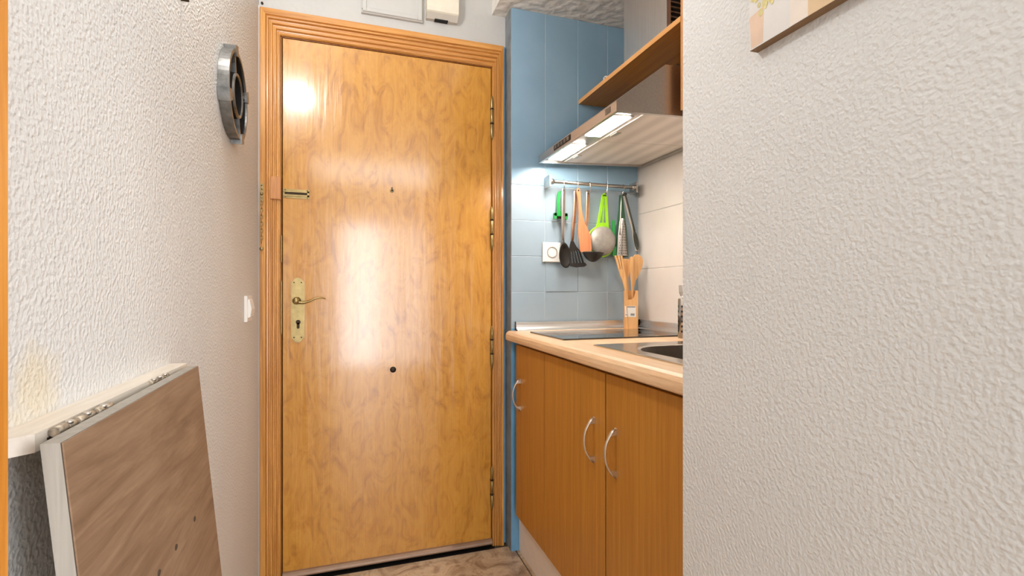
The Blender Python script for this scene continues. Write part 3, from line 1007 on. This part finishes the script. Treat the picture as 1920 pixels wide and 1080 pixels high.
mb.prism([(0.892, 1.210), (0.966, 1.214), (0.974, 1.204), (0.962, 1.196), (0.925, 1.193), (0.898, 1.197)], XZ, 1.918, 1.923)
obj('slotted_head', mb, 'black', t)
# wooden spatula
t = thing('wooden_spatula', 'reddish wooden spatula hanging between the turner and the ladle', 'spatula', (0.96, 1.905, 1.257))
blade = [(0.9225, 1.530), (0.9335, 1.530), (0.9375, 1.515), (0.9395, 1.470), (0.9465, 1.42), (0.960, 1.378), (0.978, 1.348), (0.9850, 1.330), (0.9905, 1.268), (0.985, 1.2625),
         (0.942, 1.257), (0.9365, 1.262), (0.929, 1.335), (0.9285, 1.36), (0.931, 1.40), (0.9305, 1.47), (0.921, 1.515)]
obj('blade', MB().prism(blade, XZ, 1.904, 1.910), 'spatwood', t)
obj('hang_hole', MB().cyl((0.928, 1.904, 1.520), 'y', 0.0035, -0.0006, 0.0004, 10), 'dark', t)
# ladle
t = thing('ladle', 'black nylon ladle with warm steel handle behind the wooden spatula', 'ladle', (0.985, 1.92, 1.215))
obj('handle', grip([(0.985, 1.528), (0.985, 1.522), (0.9845, 1.49), (0.982, 1.42), (0.977, 1.36), (0.975, 1.335)], [0.005, 0.0088, 0.0095, 0.0088, 0.0072, 0.006], 1.928, 0.006), 'copper', t)
obj('handle_hole', MB().cyl((0.985, 1.9248, 1.5165), 'y', 0.0034, -0.0006, 0.0004, 10), 'dark', t)
mb = MB().tube([(0.975, 1.928, 1.345), (0.9745, 1.930, 1.30), (0.977, 1.924, 1.262), (0.979, 1.914, 1.252)], [0.0062, 0.0062, 0.0075, 0.008], 10, 0, 0.6, (0, 1, 0))
mb.shell((0.9860, 1.880, 1.2560), (1, 0, -0.04), (0, 1, 0), (0.04, -0.12, 1), 0.0485, 0.036, 0.038, 0.003, 8, 28)
obj('bowl', mb, 'black', t)
# strainer
t = thing('strainer', 'lime green plastic strainer with a pale mesh disc hanging from the rail', 'strainer', (1.05, 1.915, 1.238))
cx, cz, R = 1.0500, 1.3080, 0.0680
mb = MB().lathe((cx, 1.940, cz), 'y', [(R - 0.002, 0), (R + 0.001, -0.004), (R + 0.001, -0.012), (R - 0.003, -0.016), (R - 0.006, -0.012), (R - 0.006, -0.002), (R - 0.002, 0)], 48)
obj('rim', mb, 'lime', t)
obj('mesh_bowl', MB().lathe((cx + 0.004, 1.927, cz + 0.003), 'y', [(R * 0.95, 0.004), (R * 0.93, -0.006), (R * 0.82, -0.013), (R * 0.6, -0.020), (R * 0.35, -0.0235), (R * 0.12, -0.025), (0.0006, -0.0252)], 48), 'mesh', t)
mb = MB()
hy = 1.934
for pts, ww in (([(1.0325, 1.372), (1.043, 1.410), (1.0520, 1.455), (1.0590, 1.500), (1.0625, 1.515)], [0.0062] * 5),
                ([(1.0830, 1.366), (1.0800, 1.410), (1.0775, 1.455), (1.0745, 1.500), (1.0715, 1.515)], [0.0062] * 5),
                ([(1.0590, 1.375), (1.0620, 1.430), (1.0655, 1.470)], [0.0022, 0.0022, 0.0018])):
    s_ = strip(pts, ww, hy, 0.007)
    mb.add(s_.v, s_.f)
mb.prism([(1.028, 1.362), (1.060, 1.374), (1.087, 1.358), (1.084, 1.388), (1.066, 1.393), (1.050, 1.392), (1.038, 1.386)], XZ, hy - 0.004, hy + 0.004)
mb.prism([(1.0585, 1.512), (1.0630, 1.522), (1.0680, 1.524), (1.0730, 1.520), (1.0760, 1.510), (1.0720, 1.508), (1.0672, 1.511), (1.0630, 1.508)], XZ, hy - 0.0035, hy + 0.0035)
obj('handle', mb, 'lime', t)
# grater
t = thing('hand_grater', 'steel hand grater in a green frame hanging from the rightmost hook', 'grater', (1.15, 1.925, 1.247))
fr_ = [(1.1475, 1.520), (1.160, 1.520), (1.168, 1.47), (1.180, 1.38), (1.191, 1.245), (1.1105, 1.245), (1.1175, 1.325), (1.1080, 1.345), (1.1080, 1.402), (1.1135, 1.408), (1.1215, 1.395), (1.1250, 1.37), (1.1300, 1.33), (1.1380, 1.42)]
fl = [(1.1475, 1.520), (1.160, 1.520), (1.168, 1.47), (1.180, 1.38), (1.191, 1.245), (1.125, 1.245), (1.1330, 1.37), (1.1410, 1.45)]
obj('frame', MB().prism(fl, XZ, 1.936, 1.942), 'darkgreen', t)
mb = MB().prism([(1.1080, 1.340), (1.1185, 1.340), (1.1215, 1.360), (1.1200, 1.402), (1.1135, 1.409), (1.1080, 1.402)], XZ, 1.932, 1.940)
mb.prism([(1.1095, 1.245), (1.126, 1.245), (1.126, 1.29), (1.1105, 1.29)], XZ, 1.932, 1.940).prism([(1.115, 1.29), (1.121, 1.29), (1.121, 1.345), (1.115, 1.345)], XZ, 1.935, 1.940)
obj('side_lug', mb, 'green', t)
mb = MB()
rows = 8
vs, fs = [], []
prof_g = [(1.414, 0.010), (1.40, 0.0135), (1.36, 0.0185), (1.31, 0.0235), (1.27, 0.0265), (1.248, 0.0280)]
for z, hw_ in prof_g:
    xc = 1.1545 + (1.414 - z) * 0.012
    for k in range(9):
        u = -1 + k / 4
        vs.append((xc + u * hw_, 1.930 - 0.012 * (1 - u * u), z))
for i in range(len(prof_g) - 1):
    for k in range(8):
        fs.append((i * 9 + k, i * 9 + k + 1, (i + 1) * 9 + k + 1, (i + 1) * 9 + k))
mb.add(vs, fs, 0, True)
face = obj('grating_face', mb, 'steel', t)
mb = MB()
for i in range(13):
    z = 1.402 - i * 0.0118
    hw_ = 0.0125 + (1.402 - z) * 0.095
    nk = max(2, int(hw_ * 2 / 0.0095))
    for k in range(nk):
        u = -0.78 + 1.56 * (k + (0.25 if i % 2 else -0.0)) / max(1, nk - 0.5)
        if abs(u) > 0.85: continue
        x = 1.1545 + (1.414 - z) * 0.012 + u * hw_
        y = 1.930 - 0.012 * (1 - u * u)
        mb.prism([(x - 0.0024, z), (x + 0.0024, z), (x, z - 0.0045)], XZ, y - 0.0008, y - 0.0016)
hl = obj('grating_teeth', mb, 'dark', face)
hl['kind'] = 'stuff'
obj('side_wire', MB().tube([(1.1525, 1.930, 1.522), (1.1480, 1.926, 1.49), (1.1440, 1.924, 1.44), (1.1415, 1.924, 1.38), (1.1395, 1.924, 1.34)], 0.0026, 8, 0, 1, (0, 1, 0)), 'nickel', t)
# tongs
t = thing('salad_tongs', 'dark grey green salad tongs hanging in the corner next to the grater', 'tongs', (1.2, 1.92, 1.277))
mb = MB().tube([(1.1640, 1.921, 1.524), (1.1700, 1.919, 1.500), (1.1840, 1.916, 1.450), (1.1980, 1.915, 1.400), (1.2095, 1.915, 1.358)], [0.0045, 0.0045, 0.0042, 0.004, 0.005], 10, 0, 0.7, (0, 1, 0))
mb.shell((1.2170, 1.914, 1.317), (0.9, 0.35, 0.2), (-0.2, 0, 1), (0, -1, 0), 0.0155, 0.042, 0.009, 0.003, 6, 20)
obj('spoon_arm', mb, 'tong', t)
mb = MB().tube([(1.1640, 1.930, 1.524), (1.1720, 1.931, 1.49), (1.1880, 1.933, 1.44), (1.2060, 1.935, 1.385), (1.2150, 1.936, 1.352)], 0.0036, 8, 0, 0.7, (0, 1, 0))
mb.prism([(1.2110, 1.356), (1.2190, 1.354), (1.2330, 1.326), (1.2410, 1.305), (1.2240, 1.300), (1.2140, 1.325)], XZ, 1.934, 1.938)
for k in range(4):
    x0 = 1.2245 + 0.0046 * k
    mb.prism([(x0, 1.308), (x0 + 0.0030, 1.308), (x0 + 0.0046, 1.272), (x0 + 0.0022, 1.272)], XZ, 1.934, 1.938)
obj('fork_arm', mb, 'clear', t, 'paler fork arm of the tongs')
obj('pivot', MB().cyl((1.1645, 1.925, 1.522), 'y', 0.0065, -0.009, 0.009, 14), 'black', t)
# power socket
t = thing('power_socket', 'white round-hole power socket on the blue tiles behind the spoon', 'socket', (0.814, YB - 0.004, 1.2135))
obj('plate', MB().cham(1, -1, YB - 0.0042, YB - 0.013, 0.7826, 0.8660, 1.2150, 1.3000, 0.003), 'white', t)
mb = MB().lathe((0.8245, YB - 0.013, 1.2575), 'y', [(0.0245, -0.001), (0.0225, -0.003), (0.0200, -0.001), (0.0195, 0.010), (0.0005, 0.010)], 28)
obj('well', mb, 'socketwell', t)
for dx in (-0.0095, 0.0095):
    obj('pin_hole', MB().cyl((0.8245 + dx, YB - 0.004, 1.2575), 'y', 0.0030, 0, -0.0025, 10), 'dark', t)
for dz in (-0.0185, 0.0185):
    obj('earth_clip', MB().box(0.8215, 0.8275, YB - 0.0125, YB - 0.004, 1.2575 + dz - 0.0015, 1.2575 + dz + 0.0015), 'oldbrass', t)

# ---------------------------------------------------------------- utensil box with wooden tools, cutlery drainer
bx0, bx1, by0, by1 = 1.136, 1.194, 1.846, 1.904
t = thing('utensil_holder', 'tall square bamboo utensil box standing behind the cooktop', 'utensil holder', (1.165, 1.875, ZT + 0.0004))
t.rotation_euler.z = math.radians(-29)
mb = MB()
th = 0.005
zt_, zs_ = ZT + 0.168, ZT + 0.128
scoop = [(bx0, ZT), (bx1, ZT), (bx1, zt_), (bx1 - 0.010, zt_ - 0.002)] + [(1.158 + 0.0215 * math.cos(a), zs_ + 0.022 + 0.022 * math.sin(a)) for a in [(-0.05 - (PI - 0.1) * i / 10) for i in range(11)]] + [(bx0 + 0.003, zt_), (bx0, zt_)]
mb.prism(scoop, XZ, by0, by0 + th)
mb.box(bx0, bx1, by1 - th, by1, ZT, zt_).box(bx0, bx0 + th, by0 + th, by1 - th, ZT, zt_).box(bx1 - th, bx1, by0 + th, by1 - th, ZT, zt_)
mb.box(bx0 + th, bx1 - th, by0 + th, by1 - th, ZT, ZT + 0.006)
obj('box_body', mb, 'boxwood', t)
lb = obj('paper_label', MB().box(1.1385, 1.1850, by0 - 0.0006, by0, ZT + 0.054, ZT + 0.101), 'paper', t, 'white paper price label')
obj('headline', MB().box(1.1480, 1.1830, by0 - 0.0010, by0 - 0.0006, ZT + 0.0955, ZT + 0.0985), 'ink', lb)
mb = MB()
for k in range(9):
    mb.box(1.1630 + 0.0019 * k, 1.1630 + 0.0019 * k + (0.0009 if k % 3 else 0.0013), by0 - 0.0010, by0 - 0.0006, ZT + 0.0595, ZT + 0.069)
obj('price_line', MB().box(1.1400, 1.1490, by0 - 0.0010, by0 - 0.0006, ZT + 0.061, ZT + 0.0645), 'greyink', lb)
obj('barcode', mb, 'ink', lb)['kind'] = 'stuff'


def tool(name, label, cat, outline, y_top, y_bot, zr, th, holes=()):
    """flat wooden tool leaning in the box: outline (x,z); y runs linearly from bottom to top"""
    z0_, z1_ = zr
    fn = lambda a, b, d: (a, y_bot + (y_top - y_bot) * (b - z0_) / (z1_ - z0_) + d, b)
    mb_ = MB()
    for o_ in (outline if isinstance(outline[0][0], tuple) else [outline]):
        mb_.prism(o_, fn, -th / 2, th / 2)
    o = obj(name, mb_, 'utwood')
    tag(o, label, cat, 'wooden tools in the utensil box')
    return o


zb0 = ZT + 0.008
fork = [[(1.1400, zb0), (1.1485, zb0), (1.1395, 1.100), (1.1360, 1.135), (1.1330, 1.160), (1.1260, 1.185), (1.0985, 1.185), (1.1060, 1.160), (1.1180, 1.130), (1.1270, 1.100)]]
for k in range(3):
    a = 1.0985 + 0.0102 * k
    b = 1.0805 + 0.0142 * k
    fork.append([(a, 1.184), (a + 0.0071, 1.184), (b + 0.0086, 1.245), (b, 1.243)])
tool('wooden_fork', 'pale wooden serving fork leaning left in the bamboo box', 'fork', fork, 1.868, 1.856, (zb0, 1.245), 0.005)
spat = [(1.1560, zb0), (1.1640, zb0), (1.1565, 1.12), (1.1560, 1.15), (1.1680, 1.185), (1.1665, 1.226), (1.1620, 1.232), (1.1340, 1.232), (1.1310, 1.226), (1.1350, 1.185), (1.1450, 1.15), (1.1480, 1.12)]
tool('wooden_spatula', 'pale wooden slotted spatula standing behind the wooden fork', 'spatula', spat, 1.889, 1.870, (zb0, 1.245), 0.005)
mid = [(1.1650, zb0), (1.1720, zb0), (1.1660, 1.13), (1.1690, 1.19), (1.1680, 1.236), (1.1630, 1.241), (1.1540, 1.238), (1.1520, 1.19), (1.1590, 1.13)]
tool('wooden_stirrer', 'narrow pale wooden stirrer in the middle of the bamboo box', 'stirrer', mid, 1.862, 1.862, (zb0, 1.245), 0.005)
spn = [(1.1710, zb0), (1.1790, zb0), (1.1800, 1.10), (1.1880, 1.135), (1.2060, 1.165), (1.2200, 1.195), (1.2255, 1.222), (1.2190, 1.240), (1.2020, 1.252), (1.1860, 1.250), (1.1730, 1.236), (1.1660, 1.205), (1.1660, 1.165), (1.1690, 1.13), (1.1700, 1.10)]
tool('wooden_spoon', 'broad pale wooden spoon leaning right in the bamboo box', 'spoon', spn, 1.874, 1.882, (zb0, 1.252), 0.006)

dcx, dcy, dr = 1.148, 1.452, 0.046
t = thing('cutlery_drainer', 'perforated steel cutlery cup standing on the worktop by the white wall end', 'cutlery cup', (dcx, dcy, ZT))
mb = MB().lathe((dcx, dcy, ZT), 'z', [(0.0005, 0.002), (dr - 0.002, 0.002), (dr, 0.0), (dr, 0.138), (dr - 0.0018, 0.139), (dr - 0.0018, 0.004), (0.0005, 0.004)], 40)
cup = obj('cup', mb, 'steel', t)
hole = None
for a_i in range(12):
    a = 2 * PI * (a_i + 0.28) / 12
    for j in range(6):
        z = ZT + 0.024 + j * 0.0175
        mb = MB()
        c = Vector((dcx + (dr + 0.0003) * math.cos(a), dcy + (dr + 0.0003) * math.sin(a), z))
        e1 = Vector((-math.sin(a), math.cos(a), 0))
        nrm = Vector((math.cos(a), math.sin(a), 0))
        vs = [c + e1 * 0.0042 * math.cos(2 * PI * k / 10) + Vector((0, 0, 0.0042 * math.sin(2 * PI * k / 10))) for k in range(10)]
        if hole is None:
            hole = MB()
        hole.add(vs, [tuple(range(10))])
hh_ = obj('drain_holes', hole, 'dark', cup, 'rows of round drain holes')
hh_['kind'] = 'stuff'
for (dx, dy, lean, lab) in ((-0.034, -0.010, -0.008, 'steel fork with tines up in the perforated cutlery cup'),):
    mb = MB()
    bx, by = dcx + dx, dcy + dy
    mb.tube([(bx + 0.014, by + 0.004, ZT + 0.006), (bx + 0.008, by, ZT + 0.09), (bx - 0.013, by, ZT + 0.150)], [0.0035, 0.0026, 0.003], 8, 0, 0.6)
    mb.prism([(bx - 0.019, ZT + 0.148), (bx - 0.006, ZT + 0.148), (bx - 0.006, ZT + 0.160), (bx - 0.025, ZT + 0.160)], XZ, by - 0.001, by + 0.001)
    for k in range(4):
        a = bx - 0.025 + 0.0052 * k
        mb.prism([(a, ZT + 0.159), (a + 0.0034, ZT + 0.159), (a + 0.0005, ZT + 0.186), (a - 0.0016, ZT + 0.186)], XZ, by - 0.001, by + 0.001)
    tag(obj('table_fork', mb, 'chrome'), lab, 'fork')

# ---------------------------------------------------------------- left wall: ornament, switch, folding table, casing
t = thing('wall_ornament', 'round silver and black openwork metal ornament on the left wall', 'wall ornament', (XL, 1.545, 1.515))
oc = (XL, 1.548, 1.637)


def ringsector(r0, r1, a0, a1, x0, x1, n_=24):
    pts = [(oc[1] + r1 * math.cos(a), oc[2] + r1 * math.sin(a)) for a in [a0 + (a1 - a0) * i / n_ for i in range(n_ + 1)]]
    pts += [(oc[1] + r0 * math.cos(a), oc[2] + r0 * math.sin(a)) for a in [a1 - (a1 - a0) * i / n_ for i in range(n_ + 1)]]
    mb_ = MB()
    m_ = n_ + 1
    for i in range(n_):
        q4 = [pts[i], pts[i + 1], pts[2 * m_ - 2 - i], pts[2 * m_ - 1 - i]]
        mb_.prism(q4, YZ, x0, x1)
    return mb_


obj('back_disc', MB().cyl(oc, 'x', 0.112, 0.001, 0.005, 40), 'irondark', t)
angs = [math.radians(a) for a in (18, 108, 198, 288)]
for k, a in enumerate(angs):
    nx = angs[(k + 1) % 4] + (2 * PI if k == 3 else 0)
    R0 = 0.112 if k % 2 else 0.108
    obj('outer_ring_arc', ringsector(R0, R0 + 0.010, a + 0.10, nx - 0.10, XL + 0.001, XL + 0.027, 14), 'iron', t)
    obj('clip', ringsector(0.102, 0.1300, a - 0.13, a + 0.13, XL + 0.001, XL + 0.030, 4), 'iron', t)
    d = Vector((0, math.cos(a), math.sin(a)))
    e = Vector((0, -math.sin(a), math.cos(a)))
    c0 = Vector(oc)
    pts = []
    for r_, w_ in ((0.060, 0.0035), (0.085, 0.0035), (0.106, 0.009)):
        pts.append((r_, w_))
    L = [c0 + d * r_ + e * w_ for r_, w_ in pts]
    Rr = [c0 + d * r_ - e * w_ for r_, w_ in pts]
    poly = [(p.y, p.z) for p in L] + [(p.y, p.z) for p in reversed(Rr)]
    obj('spoke', MB().prism(poly, YZ, XL + 0.004, XL + 0.024), 'iron', t)
obj('inner_ring', MB().lathe(oc, 'x', [(0.053, 0.004), (0.053, 0.026), (0.056, 0.0275), (0.0595, 0.026), (0.0615, 0.004)], 40), 'iron', t)

mb = MB().lathe(oc, 'x', [(0.0524, 0.0045), (0.0524, 0.0235)], 40)
mb.lathe(oc, 'x', [(0.0622, 0.0045), (0.0610, 0.0215)], 40)
mb.lathe(oc, 'x', [(0.1065, 0.0045), (0.1075, 0.0225)], 40)
obj('dark_lining', mb, 'irondark', t, 'blackened inside of the rings')

t = thing('light_switch', 'white light switch on the left wall beside the door casing', 'switch', (XL, 1.807, 0.99))
obj('plate', MB().cham(0, 1, XL, XL + 0.009, 1.768, 1.850, 0.992, 1.076, 0.002), 'white', t)
mb = MB().prism([(XL + 0.008, 1.004), (XL + 0.016, 1.008), (XL + 0.019, 1.034), (XL + 0.013, 1.064), (XL + 0.008, 1.066)], lambda a, b, d: (a, d, b), 1.780, 1.838)
obj('rocker', mb, 'white', t)

# folding table: wall batten, hinges, hanging leaf
ft = thing('folding_table', 'folded down wall table with grey brown oak leaf hanging on the left wall', 'folding table', (XL, 0.82, 0.35))
bt = [(XL, 0.575), (XL + 0.018, 0.575), (XL + 0.0345, 0.590), (XL + 0.0285, 1.080), (XL, 1.080)]
obj('wall_batten', MB().prism(bt, XY, 0.938, 0.956), 'paintedwood', ft, 'white painted wall batten')


def leafx(y, z, t_):
    u = (y - 0.56) / (1.053 - 0.56)
    return -0.250 - 0.017 * u + (0.953 - z) * 0.098 + t_


def leaf(t0, t1, y0, y1, z0, z1):
    v = []
    for tt in (t0, t1):
        for y, z in ((y0, z0), (y1, z0), (y1, z1), (y0, z1)):
            v.append((leafx(y, z, tt), y, z))
    return MB().add(v, [(0, 1, 2, 3), (7, 6, 5, 4), (0, 4, 5, 1), (1, 5, 6, 2), (2, 6, 7, 3), (3, 7, 4, 0)])


lf = obj('leaf_board', leaf(-0.0175, -0.0024, 0.560, 1.053, 0.36, 0.953), 'leafedge', ft, 'white painted edges of the hanging leaf')
obj('glue_line', leaf(-0.0024, -0.0014, 0.5604, 1.0526, 0.3604, 0.9526), 'edgeblack', lf)
obj('laminate_face', leaf(-0.0014, 0.0, 0.560, 1.053, 0.36, 0.953), 'laminate', lf, 'grey brown oak laminate face')
for y, z in ((0.925, 0.7204), (0.8236, 0.7240), (0.7495, 0.7270)):
    x = leafx(y, z, 0)
    obj('screw_hole', MB().tube([(x - 0.001, y, z), (x + 0.0006, y, z)], 0.0055, 12, 0, 0.75, (0, 0, 1)), 'edgeblack', lf)
for y0, y1, kn in ((0.610, 0.735, 6), (0.880, 0.960, 4)):
    yc_ = (y0 + y1) / 2
    xh = leafx(yc_, 0.953, -0.0265)
    mb = MB()
    seg = (y1 - y0) / kn
    for k in range(kn):
        mb.cyl((xh, y0 + seg * k, 0.9515), 'y', 0.0042 if k % 2 else 0.0048, 0.0008, seg - 0.0008, 12)
    hg = obj('hinge', mb, 'hingemetal', ft, 'paint spotted metal hinge')
    obj('hinge_flap', MB().box(xh - 0.010, xh + 0.016, y0, y1, 0.9445, 0.9465), 'darkmetal', hg)
    for k in range(3):
        obj('screw', MB().cyl((xh + 0.002, y0 + (0.2 + 0.3 * k) * (y1 - y0), 0.956), 'z', 0.0034, -0.002, 0.0015, 10), 'nickel', hg)

cs = MB()
cs.prism([(XL, 0.44), (-0.262, 0.44), (-0.2575, 0.452), (-0.2575, 0.497), (-0.262, 0.505), (XL, 0.505)], XY, 0, 2.1)
struct('trim_3', cs, 'casing')

# ---------------------------------------------------------------- picture on the right wall
t = thing('canvas_picture', 'pale canvas print with a potted plant on the near right wall', 'picture', (XR, 0.42, 1.468))
py0, py1, pz0, pz1 = 0.21, 0.604, 1.4610, 1.80
px_ = XR - 0.0155
obj('canvas', MB().box(px_, XR, py0, py1, pz0, pz1), 'canvasedge', t)


def flat(pts, off):
    return MB().prism(pts, YZ, px_, px_ - off)


obj('print_background', flat([(py0, pz0), (py1, pz0), (py1, pz1), (py0, pz1)], 0.0006), 'cv_grey', t)
obj('print_board', flat([(0.502, pz0), (0.530, pz0), (0.530, pz1), (0.502, pz1)], 0.0009), 'cv_white', t)
obj('print_wood', flat([(py0, pz0), (0.502, pz0), (0.502, pz1), (py0, pz1)], 0.0009), 'cv_beige', t)
obj('print_pot', flat([(0.578, pz0 + 0.002), (0.600, pz0 + 0.002), (0.6035, pz0 + 0.050), (0.576, pz0 + 0.055)], 0.0009), 'cv_pot', t)
lfp = MB()
for k in range(60):
    y = random.uniform(0.558, 0.602)
    z = random.uniform(pz0 + 0.045, pz0 + 0.15)
    r_ = random.uniform(0.002, 0.0065)
    a0 = random.uniform(0, 6)
    lfp.prism([(min(0.6036, y + r_ * math.cos(a0 + 2 * PI * i / 6)), z + 1.4 * r_ * math.sin(a0 + 2 * PI * i / 6)) for i in range(6)], YZ, px_ - 0.0009, px_ - 0.0012 - 0.000004 * k)
o = obj('print_foliage', lfp, 'cv_leaf', t)
